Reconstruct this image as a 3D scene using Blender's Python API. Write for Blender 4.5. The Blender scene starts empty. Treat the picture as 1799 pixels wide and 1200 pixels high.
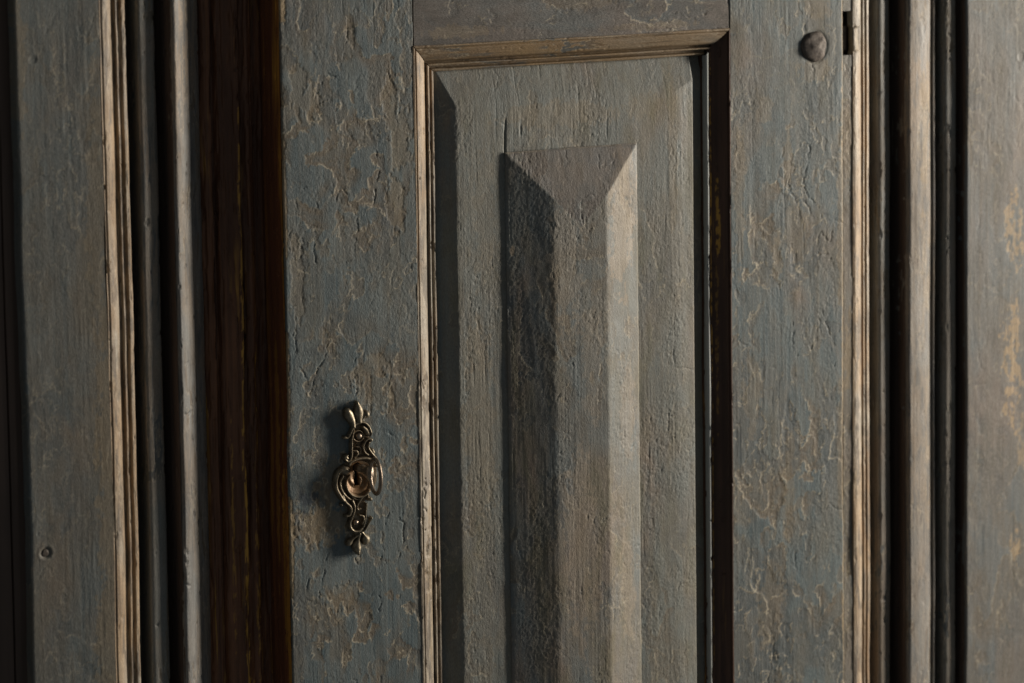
import bpy, math
import numpy as np
from mathutils import Vector, Matrix

# ------------------------------------------------------------------ camera, world, light, exposure
scene = bpy.context.scene
RAD = math.radians

def cam_basis(yaw, pitch, roll):
    y, p, r = RAD(yaw), RAD(pitch), RAD(roll)
    F = Vector((math.sin(y) * math.cos(p), math.cos(y) * math.cos(p), math.sin(p)))
    R = Vector((math.cos(y), -math.sin(y), 0.0))
    U = R.cross(F)
    return math.cos(r) * R + math.sin(r) * U, -math.sin(r) * R + math.cos(r) * U, F

cR, cU, cF = cam_basis(28.0, -5.2, -0.75)
cam_data = bpy.data.cameras.new('camera')
cam = bpy.data.objects.new('camera', cam_data)
scene.collection.objects.link(cam)
cam.matrix_world = Matrix(((cR.x, cU.x, -cF.x, -0.92491), (cR.y, cU.y, -cF.y, -1.74474), (cR.z, cU.z, -cF.z, 0.36848), (0, 0, 0, 1)))
cam_data.sensor_width = 36.0
cam_data.lens = 100.06
cam_data.shift_y = -0.2613
cam_data.clip_start = 0.01
cam_data.clip_end = 50.0
cam_data.dof.use_dof = True
cam_data.dof.focus_distance = 1.98
cam_data.dof.aperture_fstop = 6.3
scene.camera = cam

world = bpy.data.worlds.new('World')
scene.world = world
world.use_nodes = True
bg = world.node_tree.nodes['Background']
bg.inputs[0].default_value = (0.91, 0.965, 1.0, 1)
bg.inputs[1].default_value = 0.090

def window_lamp(name, direction, dist, sx, sy, power, color):
    ld = bpy.data.lights.new(name, 'AREA')
    ld.shape = 'RECTANGLE'
    ld.size, ld.size_y = sx, sy
    ld.energy = power
    ld.color = color
    o = bpy.data.objects.new(name, ld)
    scene.collection.objects.link(o)
    d = Vector(direction).normalized()
    o.location = d * dist
    o.rotation_euler = d.to_track_quat('Z', 'Y').to_euler()
    return o

g = RAD(15.0)
e = RAD(6)
window_lamp('window_light', (math.cos(g) * math.cos(e), -math.sin(g), math.cos(g) * math.sin(e)), 1.75, 0.26, 0.9, 53.0, (1.0, 0.895, 0.765))

scene.view_settings.view_transform = 'Standard'
scene.view_settings.look = 'None'
scene.view_settings.exposure = 0.0
scene.view_settings.gamma = 1.0
scene.render.engine = 'CYCLES'

# ------------------------------------------------------------------ noise helpers (millimetres)
_rng = np.random.default_rng(7)
_T = _rng.random((256, 256)).astype(np.float32) * 2 - 1

def vnoise(x, y, seed=0):
    x = np.asarray(x, np.float32) + seed * 17.31
    y = np.asarray(y, np.float32) + seed * 9.77
    xi = np.floor(x).astype(np.int32); yi = np.floor(y).astype(np.int32)
    fx = x - xi; fy = y - yi
    fx = fx * fx * (3 - 2 * fx); fy = fy * fy * (3 - 2 * fy)
    a = xi & 255; b = (xi + 1) & 255; c = yi & 255; d = (yi + 1) & 255
    return (_T[a, c] * (1 - fx) + _T[b, c] * fx) * (1 - fy) + (_T[a, d] * (1 - fx) + _T[b, d] * fx) * fy

def fbm(x, y, oct=4, seed=0, gain=0.5, lac=2.03):
    s = 0.0; a = 1.0; t = 0.0; ca, sa = 0.921, 0.389
    for i in range(oct):
        s = s + a * vnoise(x, y, seed + i * 3)
        t += a; a *= gain
        x, y = (x * ca - y * sa) * lac, (x * sa + y * ca) * lac
    return s / t

def sst(x, a, b):
    t = np.clip((x - a) / (b - a), 0, 1)
    return t * t * (3 - 2 * t)

def contour_dist(n, lev, zc, sc):
    gz, gs = np.gradient(n, zc, sc)
    return (n - lev) / np.maximum(np.sqrt(gz * gz + gs * gs), 0.006)

def paint_relief(S, Z, zc, sc, seed, flake=1.0, pit=1.0, grain=1.0, horiz=False, checks=0.5):
    """aged brush paint over wood: returns outward displacement in mm, the lost-coat mask and the chipped-edge mask"""
    G, L = (Z, S) if horiz else (S, Z)          # G runs across the grain, L along it
    # soft unevenness of the hand planed board
    d = 0.34 * fbm(G / 34, L / 120, 3, seed + 1) + 0.13 * fbm(S / 9, Z / 16, 3, seed + 2)
    # wood grain telegraphing through the paint
    gm = 0.15 + 0.85 * sst(fbm(S / 24, Z / 50, 3, seed + 5), -0.15, 0.35)
    d = d + grain * gm * (0.075 * vnoise(G / 0.8, L / 22, seed + 3) + 0.06 * vnoise(G / 1.5, L / 36, seed + 4))
    # gritty pitting
    pm = 0.15 + 0.85 * sst(fbm(S / 22, Z / 38, 3, seed + 9), -0.2, 0.35)
    grit = fbm(S / 1.7, Z / 2.6, 3, seed + 6, 0.7)
    d = d + pit * pm * (0.095 * grit + 0.075 * vnoise(S / 0.8, Z / 1.15, seed + 7) - 0.16 * sst(vnoise(S / 1.3, Z / 2.0, seed + 8), 0.5, 0.85))
    # flaking coats: stepped edges, here and there lifted, that follow the grain
    jx = 0.85 * vnoise(S / 1.1, Z / 1.1, seed + 15) + 0.8 * vnoise(S / 2.3, Z / 2.3, seed + 18)
    jz = 0.85 * vnoise(S / 1.1, Z / 1.1, seed + 16) + 0.8 * vnoise(S / 2.3, Z / 2.3, seed + 19)
    wx = S + 5.0 * fbm(S / 16, Z / 20, 2, seed + 11) + 1.2 * vnoise(S / 5.0, Z / 5.0, seed + 12) + jx
    wz = Z + 7.0 * fbm(S / 14, Z / 18, 2, seed + 13) + 1.4 * vnoise(S / 5.0, Z / 5.0, seed + 14) + jz
    lost = np.zeros_like(d); chip = np.zeros_like(d)
    frag = sst(fbm(S / 3.2, Z / 5.0, 2, seed + 17), -0.10, 0.22)
    region = sst(fbm(S / 55, Z / 80, 2, seed + 33), -0.28, 0.22)
    for k, (cx, cz, lev, hh) in enumerate(((26, 52, 0.14, 0.20), (13, 27, 0.22, 0.17), (38, 70, -0.18, 0.18), (7, 13, 0.36, 0.14), (18, 20, 0.30, 0.16))):
        n = vnoise(wx / cx, wz / cz, seed + 20 + 5 * k) * 0.66 + vnoise(wx / cx * 2.1, wz / cz * 2.1, seed + 21 + 5 * k) * 0.34
        dist = contour_dist(n, lev, zc, sc)
        m = sst(fbm(S / 26, Z / 38, 3, seed + 22 + 5 * k), -0.08, 0.24) * flake * (0.25 + 0.75 * region)
        inside = sst(dist, -0.3, 0.3)
        soft = sst(dist, -0.4, 3.0)
        rim = np.exp(-((dist + 0.5) / 0.45) ** 2) * frag
        d = d - m * hh * (0.8 * inside + 0.2 * soft) + m * hh * 0.40 * rim
        lost = np.maximum(lost, np.minimum(m * 1.3, 1) * inside * (1 - 0.45 * sst(dist, 0.5, 9.0)))
        chip = np.maximum(chip, np.minimum(1.3 * m, 1) * np.exp(-((dist + 0.1) / 0.40) ** 2) * frag)
    # dense fine crackle in places
    n = vnoise(wx / 4.6, wz / 8.5, seed + 50) * 0.7 + vnoise(wx / 2.1, wz / 3.6, seed + 51) * 0.3
    dist = contour_dist(n, 0.18, zc, sc)
    m = sst(fbm(S / 17, Z / 26, 3, seed + 52), 0.02, 0.24) * np.minimum(flake, 1.2)
    ins = sst(dist, -0.25, 0.25)
    d = d - 0.13 * m * ins + 0.06 * m * np.exp(-((dist + 0.4) / 0.4) ** 2)
    lost = np.maximum(lost, 0.55 * m * ins)
    chip = np.maximum(chip, 0.8 * m * np.exp(-((dist + 0.1) / 0.38) ** 2) * frag)
    # checks that follow the grain
    n = vnoise(G / 5.5, L / 85, seed + 55) + 0.12 * vnoise(G / 1.2, L / 6, seed + 56)
    gz_, gs_ = np.gradient(n, zc, sc)
    dist = n / np.maximum(np.sqrt(gz_ ** 2 + gs_ ** 2), 0.02)
    m = sst(vnoise(G / 7, L / 24, seed + 57), 0.40, 0.65)
    d = d - 0.34 * checks * m * np.exp(-(dist / 0.36) ** 2)
    # fine cracks
    n = fbm(wx / 20, wz / 46, 2, seed + 60)
    dist = contour_dist(n, 0.0, zc, sc)
    m = sst(fbm(S / 26, Z / 40, 2, seed + 61), 0.02, 0.3) * flake * frag
    d = d - 0.5 * m * np.exp(-(dist / 0.40) ** 2)
    return d, lost, chip

def moulding_relief(S, Z, zc, sc, seed, amt=1.0):
    d = 0.30 * vnoise(S / 30, Z / 60, seed) + 0.08 * vnoise(S / 1.0, Z / 30, seed + 1) + 0.07 * fbm(S / 2.0, Z / 4.5, 3, seed + 2)
    n = fbm(S / 2.6, Z / 9, 3, seed + 3, 0.6)
    m = sst(vnoise(S / 16, Z / 28, seed + 4), -0.15, 0.4)
    n2 = fbm(S / 1.3, Z / 18, 3, seed + 6)
    chip = np.maximum(sst(n, 0.20, 0.27) * m, 0.9 * sst(n2, 0.06, 0.26) * sst(vnoise(S / 8, Z / 24, seed + 7), -0.35, 0.25))
    d = d - 0.34 * sst(n, 0.20, 0.27) * m * amt
    # bruises and knocked edges
    q = fbm(S / 6.0, Z / 7.0, 2, seed + 9) + 0.15 * vnoise(S / 1.5, Z / 1.5, seed + 10)
    d = d - 0.7 * sst(q, 0.58, 0.68) * amt
    return d, chip, 0.6 * sst(n, 0.13, 0.19) * (1 - sst(n, 0.21, 0.27)) * m

# ------------------------------------------------------------------ mesh helpers
C = scene.collection

def link(name, mesh, mat=None, parent=None):
    o = bpy.data.objects.new(name, mesh)
    C.objects.link(o)
    if mat is not None:
        mesh.materials.append(mat)
    if parent is not None:
        o.parent = parent
        off = Vector(parent.location)
        p = parent.parent
        while p is not None:
            off += Vector(p.location); p = p.parent
        o.location = -off
    return o

def thing(name, label, cat, loc):
    o = bpy.data.objects.new(name, None)
    C.objects.link(o)
    o.empty_display_size = 0.05
    o.location = loc
    o['label'] = label; o['category'] = cat
    return o

def grid_mesh(name, P, attrs=None, keep=None):
    """P: (nz, ns, 3) array in mm -> smooth quad grid"""
    nz, ns = P.shape[:2]
    idx = np.arange(nz * ns, dtype=np.int32).reshape(nz, ns)
    q = np.stack([idx[:-1, :-1], idx[:-1, 1:], idx[1:, 1:], idx[1:, :-1]], -1)
    if keep is not None:
        k = keep[:-1, :-1] & keep[:-1, 1:] & keep[1:, 1:] & keep[1:, :-1]
        q = q[k]
    q = q.reshape(-1, 4)
    used = np.unique(q)
    remap = np.full(nz * ns, -1, np.int32); remap[used] = np.arange(len(used))
    q = remap[q]
    V = (P.reshape(-1, 3)[used] * 0.001).astype(np.float32)
    me = bpy.data.meshes.new(name)
    me.vertices.add(len(V)); me.vertices.foreach_set('co', V.ravel())
    me.loops.add(q.size); me.loops.foreach_set('vertex_index', q.ravel().astype(np.int32))
    me.polygons.add(len(q))
    me.polygons.foreach_set('loop_start', np.arange(0, q.size, 4, dtype=np.int32))
    me.update(calc_edges=True)
    me.polygons.foreach_set('use_smooth', np.ones(len(q), bool))
    for nme, arr in (attrs or {}).items():
        a = me.attributes.new(nme, 'FLOAT', 'POINT')
        a.data.foreach_set('value', np.ascontiguousarray(arr.reshape(-1)[used], dtype=np.float32))
    me.validate()
    return me

def poly_mesh(name, V, Fs, smooth=True):
    me = bpy.data.meshes.new(name)
    me.from_pydata([tuple(v) for v in V], [], Fs)
    me.update()
    for p in me.polygons:
        p.use_smooth = smooth
    return me

def axis_samples(lo, hi, dlo, dhi, fine, coarse=7.0):
    dlo = max(lo, dlo); dhi = min(hi, dhi)
    parts = []
    if dlo - lo > coarse: parts.append(np.linspace(lo, dlo, max(2, int((dlo - lo) / coarse)), endpoint=False))
    else: dlo = lo
    last = []
    if hi - dhi > coarse: last = [np.linspace(dhi, hi, max(2, int((hi - dhi) / coarse)) + 1)[1:]]
    else: dhi = hi
    parts.append(np.linspace(dlo, dhi, max(2, int((dhi - dlo) / fine)) + 1))
    return np.concatenate(parts + last)

def smooth_profile(pts, rounds):
    """pts (a, depth, r): corner radius r per point -> finer polyline"""
    out = []
    n = len(pts)
    for i, p in enumerate(pts):
        a = np.array(p[:2], float); r = p[2] if len(p) > 2 else rounds
        if i in (0, n - 1) or r <= 0:
            out.append(a); continue
        b = np.array(pts[i - 1][:2], float); c = np.array(pts[i + 1][:2], float)
        lb = np.linalg.norm(b - a); lc = np.linalg.norm(c - a)
        rr = min(r, lb * 0.48, lc * 0.48)
        p0 = a + (b - a) / lb * rr; p1 = a + (c - a) / lc * rr
        for t in np.linspace(0, 1, 6):
            out.append((1 - t) ** 2 * p0 + 2 * t * (1 - t) * a + t * t * p1)
    return np.array(out)

def resample(pts, ds):
    seg = np.linalg.norm(np.diff(pts, axis=0), axis=1)
    outp = [pts[0]]
    for i, L in enumerate(seg):
        k = max(1, int(round(L / ds)))
        for t in range(1, k + 1):
            outp.append(pts[i] + (pts[i + 1] - pts[i]) * t / k)
    outp = np.array(outp)
    keep = np.concatenate([[True], np.linalg.norm(np.diff(outp, axis=0), axis=1) > 1e-4])
    outp = outp[keep]
    s = np.concatenate([[0], np.cumsum(np.linalg.norm(np.diff(outp, axis=0), axis=1))])
    return outp, s

def sweep(name, profile, lo, hi, dense, mat, parent, relief, ds=0.7, dl=0.7, rounds=0.6, axis='z', ends=None, seed=0,
          wob=0.25, extra=None, keepf=None, pars=None):
    """a piece of joinery: profile (across, depth) swept along z (or along x), with its worn surface as real relief.
    ends(across) -> (lo, hi) per profile point lets an end be mitred."""
    pr, s = resample(smooth_profile(profile, rounds), ds)
    L = axis_samples(lo, hi, dense[0], dense[1], dl)
    tn = np.gradient(pr, s, axis=0); tn /= np.maximum(np.linalg.norm(tn, axis=1, keepdims=True), 1e-9)
    nrm = np.stack([tn[:, 1], -tn[:, 0]], -1)
    if axis == 'x':      # profile runs upward in z; keep the outside towards the viewer
        pass
    S, Lg = np.meshgrid(s, L)
    A = np.broadcast_to(pr[:, 0], S.shape); D = np.broadcast_to(pr[:, 1], S.shape)
    if ends is not None:
        e0, e1 = ends(pr[:, 0])
        T = (L - lo) / (hi - lo)
        Lg = np.maximum(np.minimum(Lg, e1[None, :]), e0[None, :])
    # texture coordinate across: position, so that neighbours do not repeat
    disp, lost, rim = relief(S + pr[0, 0], Lg, L, s, seed, **(pars or {}))
    tan = np.zeros_like(disp); ink = np.zeros_like(disp)
    if extra is not None:
        r_ = extra(A, D, Lg, disp, lost, tan)
        disp, lost, tan = r_[:3]
        if len(r_) > 3: ink = r_[3]
    wa = wob * vnoise(Lg / 85.0, 0 * Lg + 3.3, seed + 71) + 0.35 * wob * vnoise(Lg / 21.0, 0 * Lg + 1.7, seed + 72)
    a = A + disp * nrm[None, :, 0] + wa
    d = D + disp * nrm[None, :, 1] + wob * 0.6 * vnoise(Lg / 110.0, 0 * Lg + 8.1, seed + 73)
    if axis == 'z':
        P = np.stack([a, d, Lg], -1)
    else:
        P = np.stack([Lg, d, a], -1)
    keep = None if keepf is None else keepf(A, D, Lg)
    me = grid_mesh(name, P, {'lost': lost, 'tan': tan, 'rim': rim, 'ink': ink}, keep)
    return link(name, me, mat, parent)

def blob(A, Z, seed, spots):
    """ragged patches of wear and painted tone: spots (x, z, rx, rz, strength)"""
    t = np.zeros(A.shape, np.float32)
    w = 0.5 * fbm(A / 6, Z / 9, 4, seed, 0.65) + 0.10 * vnoise(A / 1.1, Z / 8, seed + 5) + 0.12 * vnoise(A / 1.6, Z / 2.0, seed + 6)
    for (x, z, rx, rz, k) in spots:
        r = np.sqrt(((A - x) / rx) ** 2 + ((Z - z) / rz) ** 2)
        t = np.maximum(t, k * sst(1.0 - r + 1.5 * w, 0.0, 0.16))
    return t

def dents(A, Z, disp, lst):
    for (x, z, r, dep) in lst:
        q = np.sqrt((A - x) ** 2 + (Z - z) ** 2) / r
        disp = disp - dep * (1 - sst(q, 0.55, 1.0)) + 0.25 * dep * np.exp(-((q - 1.15) / 0.18) ** 2)
    return disp

# ------------------------------------------------------------------ materials
def new_mat(name):
    m = bpy.data.materials.new(name)
    m.use_nodes = True
    nt = m.node_tree
    b = nt.nodes['Principled BSDF']
    return m, nt, b

class NT:
    def __init__(self, nt):
        self.nt = nt
        tc = nt.nodes.new('ShaderNodeTexCoord')
        self.co = tc.outputs['Object']
    def mapped(self, sc, loc=(0, 0, 0)):
        n = self.nt.nodes.new('ShaderNodeMapping')
        n.inputs['Scale'].default_value = sc
        n.inputs['Location'].default_value = loc
        self.nt.links.new(self.co, n.inputs['Vector'])
        return n.outputs[0]
    def noise(self, sc, detail=4, rough=0.55, loc=(0, 0, 0), dist=0.0):
        n = self.nt.nodes.new('ShaderNodeTexNoise')
        n.inputs['Scale'].default_value = 1.0
        n.inputs['Detail'].default_value = detail
        n.inputs['Roughness'].default_value = rough
        n.inputs['Distortion'].default_value = dist
        self.nt.links.new(self.mapped(sc, loc), n.inputs['Vector'])
        return n.outputs[0]
    def attr(self, name):
        n = self.nt.nodes.new('ShaderNodeAttribute')
        n.attribute_name = name
        return n.outputs['Fac']
    def ramp(self, fac, stops):
        n = self.nt.nodes.new('ShaderNodeValToRGB')
        cr = n.color_ramp
        while len(cr.elements) < len(stops): cr.elements.new(0.5)
        for el, (p, c) in zip(cr.elements, stops):
            el.position = p
            el.color = (c, c, c, 1) if not isinstance(c, tuple) else (*c, 1)
        self.nt.links.new(fac, n.inputs[0])
        return n.outputs[0]
    def mix(self, fac, a, b, mode='MIX'):
        n = self.nt.nodes.new('ShaderNodeMix')
        n.data_type = 'RGBA'; n.blend_type = mode
        for sock, v in ((n.inputs[0], fac), (n.inputs[6], a), (n.inputs[7], b)):
            if isinstance(v, (int, float)): sock.default_value = v
            elif isinstance(v, tuple): sock.default_value = (*v, 1)
            else: self.nt.links.new(v, sock)
        return n.outputs[2]
    def math(self, op, a, b=0.0, clamp=False):
        n = self.nt.nodes.new('ShaderNodeMath')
        n.operation = op; n.use_clamp = clamp
        for sock, v in ((n.inputs[0], a), (n.inputs[1], b)):
            if isinstance(v, (int, float)): sock.default_value = v
            else: self.nt.links.new(v, sock)
        return n.outputs[0]
    def bump(self, h, strength, dist, bsdf, prev=None):
        n = self.nt.nodes.new('ShaderNodeBump')
        n.inputs['Strength'].default_value = strength
        n.inputs['Distance'].default_value = dist
        self.nt.links.new(h, n.inputs['Height'])
        if prev is not None: self.nt.links.new(prev, n.inputs['Normal'])
        self.nt.links.new(n.outputs[0], bsdf.inputs['Normal'])
        return n.outputs[0]

def grain_scale(horiz, across, along):
    return (along, across, across) if horiz else (across, across, along)

def paint_mat(name, cools, warms, under, horiz=False, tan=(0.36, 0.27, 0.155), rough=0.56, seed=0.0, warm_bias=0.5, bump=0.35, ink=(0.045, 0.058, 0.075), old=(0.085, 0.102, 0.108), grime=None):
    m, nt, b = new_mat(name)
    N = NT(nt)
    off = (seed * 3.1, seed * 1.7, seed * 2.3)
    big = N.noise(grain_scale(horiz, 14, 6), 5, 0.6, off, 0.6)
    mid = N.noise(grain_scale(horiz, 60, 17), 5, 0.62, off, 0.4)
    streak = N.noise(grain_scale(horiz, 420, 7), 3, 0.6, off)
    fine = N.noise(grain_scale(horiz, 1300, 500), 3, 0.7, off)
    cool = N.mix(N.ramp(mid, [(0.36, 0.0), (0.64, 1.0)]), cools[0], cools[1])
    warm = N.mix(N.ramp(mid, [(0.40, 0.0), (0.62, 1.0)]), warms[0], warms[1])
    wf = N.math('ADD', N.math('MULTIPLY', big, 0.72), N.math('MULTIPLY', mid, 0.28))
    col = N.mix(N.ramp(wf, [(warm_bias - 0.06, 0.0), (warm_bias + 0.07, 1.0)]), cool, warm)
    col = N.mix(N.ramp(streak, [(0.35, 0.0), (0.68, 0.5)]), col, N.mix(0.5, col, under, 'MIX'))
    col = N.mix(N.math('MULTIPLY', N.attr('lost'), 0.80), col, N.mix(N.ramp(big, [(0.46, 0.0), (0.56, 1.0)]), under, old))
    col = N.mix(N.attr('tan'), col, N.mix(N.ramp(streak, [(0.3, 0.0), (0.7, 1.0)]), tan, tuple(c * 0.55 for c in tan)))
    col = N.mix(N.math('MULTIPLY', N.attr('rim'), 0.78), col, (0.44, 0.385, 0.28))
    if grime:
        gn = N.noise(grain_scale(horiz, 190, 38), 5, 0.68, (off[0] + 4, off[1], off[2]), 0.5)
        col = N.mix(N.ramp(gn, [(0.50, 0.0), (0.60, 0.82)]), col, grime)
    col = N.mix(N.attr('ink'), col, ink)
    col = N.mix(1.0, col, N.ramp(fine, [(0.25, 0.72), (0.75, 1.25)]), 'MULTIPLY')
    nt.links.new(col, b.inputs['Base Color'])
    rg = N.ramp(mid, [(0.3, rough - 0.10), (0.7, rough + 0.14)])
    nt.links.new(rg, b.inputs['Roughness'])
    b.inputs['Specular IOR Level'].default_value = 0.36
    h = N.math('ADD', N.math('MULTIPLY', streak, 0.40), N.math('MULTIPLY', fine, 0.85))
    N.bump(h, bump * 2.2, 0.0004, b)
    return m

def wood_mat(name, base, dark, ochre, horiz=False, seed=0.0, amount=0.62):
    m, nt, b = new_mat(name)
    N = NT(nt)
    off = (seed * 3.1, seed * 1.7, seed * 2.3)
    s1 = N.noise(grain_scale(horiz, 260, 3.0), 4, 0.6, off, 0.3)
    s2 = N.noise(grain_scale(horiz, 95, 4.5), 4, 0.65, off, 0.5)
    big = N.noise(grain_scale(horiz, 24, 7), 3, 0.6, off)
    col = N.mix(N.ramp(s1, [(0.35, 0.0), (0.65, 1.0)]), dark, base)
    col = N.mix(N.ramp(big, [(0.42, 0.72), (0.62, 0.0)]), col, dark)
    o = N.math('MULTIPLY', N.ramp(s2, [(amount - 0.05, 0.0), (amount + 0.07, 1.0)]), N.ramp(big, [(0.40, 0.0), (0.6, 1.0)]))
    o = N.math('MAXIMUM', o, N.attr('tan'))
    col = N.mix(o, col, N.mix(N.ramp(s1, [(0.35, 0.0), (0.7, 1.0)]), ochre, tuple(c * 0.5 for c in ochre)))
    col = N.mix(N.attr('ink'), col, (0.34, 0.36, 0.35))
    nt.links.new(col, b.inputs['Base Color'])
    b.inputs['Roughness'].default_value = 0.5
    b.inputs['Specular IOR Level'].default_value = 0.3
    N.bump(N.math('ADD', s1, N.math('MULTIPLY', s2, 0.6)), 0.5, 0.0006, b)
    return m

def metal_mat(name, base, patina, rust, rough=0.38, metallic=0.85, bump=0.3):
    m, nt, b = new_mat(name)
    N = NT(nt)
    n1 = N.noise((260, 260, 260), 5, 0.65)
    n2 = N.noise((1200, 1200, 1200), 3, 0.6)
    col = N.mix(N.ramp(n1, [(0.38, 0.0), (0.66, 1.0)]), base, patina)
    rf = N.math('MULTIPLY', N.attr('rust'), N.ramp(n1, [(0.30, 0.55), (0.6, 1.0)]))
    col = N.mix(rf, col, rust)
    nt.links.new(col, b.inputs['Base Color'])
    nt.links.new(N.math('SUBTRACT', metallic, N.math('MULTIPLY', rf, 0.35)), b.inputs['Metallic'])
    nt.links.new(N.ramp(n1, [(0.3, rough - 0.08), (0.7, rough + 0.18)]), b.inputs['Roughness'])
    N.bump(N.math('ADD', n1, N.math('MULTIPLY', n2, 0.5)), bump, 0.0006, b)
    return m

COOL = ((0.086, 0.123, 0.138), (0.145, 0.178, 0.182))
WARM = ((0.188, 0.154, 0.124), (0.126, 0.120, 0.096))
UNDER = (0.155, 0.122, 0.082)
M_stile = paint_mat('grey_blue_paint', COOL, WARM, UNDER, seed=1.0, warm_bias=0.555)
M_rail = paint_mat('grey_brown_rail_paint', ((0.115, 0.130, 0.132), (0.15, 0.150, 0.140)), ((0.155, 0.132, 0.115), (0.105, 0.095, 0.085)), (0.05, 0.042, 0.036), horiz=True, seed=2.0, warm_bias=0.46)
M_panel = paint_mat('grey_green_panel_paint', ((0.150, 0.172, 0.168), (0.195, 0.205, 0.185)), ((0.215, 0.178, 0.142), (0.155, 0.150, 0.108)), UNDER, seed=3.0, warm_bias=0.53)
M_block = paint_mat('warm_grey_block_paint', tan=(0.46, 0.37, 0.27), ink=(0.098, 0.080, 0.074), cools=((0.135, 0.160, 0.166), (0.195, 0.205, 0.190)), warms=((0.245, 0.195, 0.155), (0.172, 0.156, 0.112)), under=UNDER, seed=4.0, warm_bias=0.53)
M_board = paint_mat('dull_blue_board_paint', ((0.120, 0.145, 0.148), (0.158, 0.175, 0.170)), ((0.175, 0.152, 0.122), (0.145, 0.138, 0.115)), UNDER, seed=5.0, warm_bias=0.54)
M_board2 = paint_mat('warm_grey_board_paint', ((0.118, 0.138, 0.146), (0.150, 0.160, 0.158)), ((0.172, 0.150, 0.132), (0.145, 0.138, 0.122)), UNDER, tan=(0.52, 0.37, 0.20), seed=6.5, warm_bias=0.5)
M_cream = paint_mat('worn_cream_moulding_paint', ((0.36, 0.325, 0.265), (0.46, 0.41, 0.33)), ((0.44, 0.325, 0.205), (0.30, 0.21, 0.13)), (0.115, 0.08, 0.05), seed=7.0, warm_bias=0.47, rough=0.52, old=(0.20, 0.15, 0.10), grime=(0.135, 0.115, 0.092))
M_mould = paint_mat('grey_moulding_paint', ((0.17, 0.18, 0.17), (0.215, 0.21, 0.19)), ((0.26, 0.215, 0.165), (0.20, 0.17, 0.14)), UNDER, seed=8.0, rough=0.48)
M_light = paint_mat('pale_grey_moulding_paint', ((0.165, 0.172, 0.170), (0.235, 0.222, 0.200)), ((0.27, 0.215, 0.160), (0.20, 0.165, 0.128)), (0.13, 0.10, 0.07), seed=9.0, rough=0.58, old=(0.15, 0.15, 0.145), grime=(0.115, 0.115, 0.112))
M_ochre = paint_mat('worn_ochre_moulding_paint', ((0.23, 0.195, 0.15), (0.27, 0.225, 0.165)), ((0.28, 0.195, 0.105), (0.20, 0.14, 0.08)), (0.15, 0.095, 0.045), horiz=True, seed=10.0, warm_bias=0.46, rough=0.46)
M_wood = wood_mat('bare_dark_brown_wood', (0.25, 0.115, 0.058), (0.075, 0.036, 0.022), (0.75, 0.42, 0.08), seed=1.0, amount=0.61)
M_edge = wood_mat('reddish_bare_stile_edge', (0.28, 0.108, 0.044), (0.11, 0.045, 0.024), (0.58, 0.29, 0.055), seed=4.0, amount=0.58)
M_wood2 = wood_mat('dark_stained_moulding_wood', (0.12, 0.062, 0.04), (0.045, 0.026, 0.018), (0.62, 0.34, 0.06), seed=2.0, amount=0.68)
M_inside = wood_mat('inner_wood_and_groove_shade', (0.14, 0.098, 0.076), (0.07, 0.05, 0.04), (0.14, 0.085, 0.05), seed=3.0, amount=0.8)  # bare inner wood; on the groove strips its dark tone stands in for shade
M_bronze = metal_mat('aged_bronze', (0.30, 0.255, 0.18), (0.10, 0.085, 0.062), (0.15, 0.072, 0.020), 0.42, 0.66)
M_iron = metal_mat('hand_forged_iron', (0.11, 0.088, 0.072), (0.045, 0.037, 0.031), (0.12, 0.06, 0.03), 0.62, 0.1, 1.0)
M_key = metal_mat('dark_polished_key_iron', (0.34, 0.275, 0.21), (0.17, 0.135, 0.105), (0.2, 0.09, 0.03), 0.30, 0.85)

# ------------------------------------------------------------------ the cupboard frame either side of the door
ZLO, ZHI = -420.0, 330.0
LD = (-225.0, 275.0)        # finely modelled length on the left
RD = (-345.0, 250.0)        # and on the right
frame = thing('cupboard', 'old wooden cupboard with peeling grey blue paint, stepped mouldings and a panelled door', 'cupboard', (0, 0.03, ZLO * 0.001))

back = poly_mesh('back_board', [(-0.56, 0.062, -0.42), (0.66, 0.062, -0.42), (0.66, 0.062, 0.33), (-0.56, 0.062, 0.33),
                                (-0.56, 0.085, -0.42), (0.66, 0.085, -0.42), (0.66, 0.085, 0.33), (-0.56, 0.085, 0.33)],
                 [(0, 1, 2, 3), (5, 4, 7, 6), (4, 0, 3, 7), (1, 5, 6, 2), (3, 2, 6, 7), (4, 5, 1, 0)], False)
link('back_board', back, M_inside, frame)

# left side ----------------------------------------------------------
def ex_left(A, D, Z, disp, lost, tan):
    disp = dents(A, Z, disp, [(-344.9, -105.0, 4.3, 0.9), (-343.5, 216.6, 3.0, 0.35)])
    tan = 0.40 * blob(A, Z, 41, [(-300, -60, 9, 120, 1.0), (-353, 215, 5, 40, 0.8), (-303, 120, 8, 90, 0.7), (-301, -170, 12, 40, 0.9)])
    return disp, lost, tan
post = sweep('post_board', [(-354.9, 16.0), (-354.9, 0, 1.6), (-298.4, 0)], ZLO, ZHI, LD, M_board, frame, paint_relief,
             ds=0.8, dl=0.8, seed=100, extra=ex_left, wob=0.9, pars=dict(flake=0.45, pit=0.5, grain=0.9))
post['label'] = 'flat dull blue board left of the door'
sweep('side_panel', [(-470, 12), (-364, 12, 0.4), (-363.4, 15, 0.3), (-362.8, 12, 0.4), (-352, 12)], ZLO, ZHI, LD, M_inside, frame, paint_relief,
      ds=1.5, dl=1.5, seed=110, wob=0.3, pars=dict(flake=0.2, pit=0.4))
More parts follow.
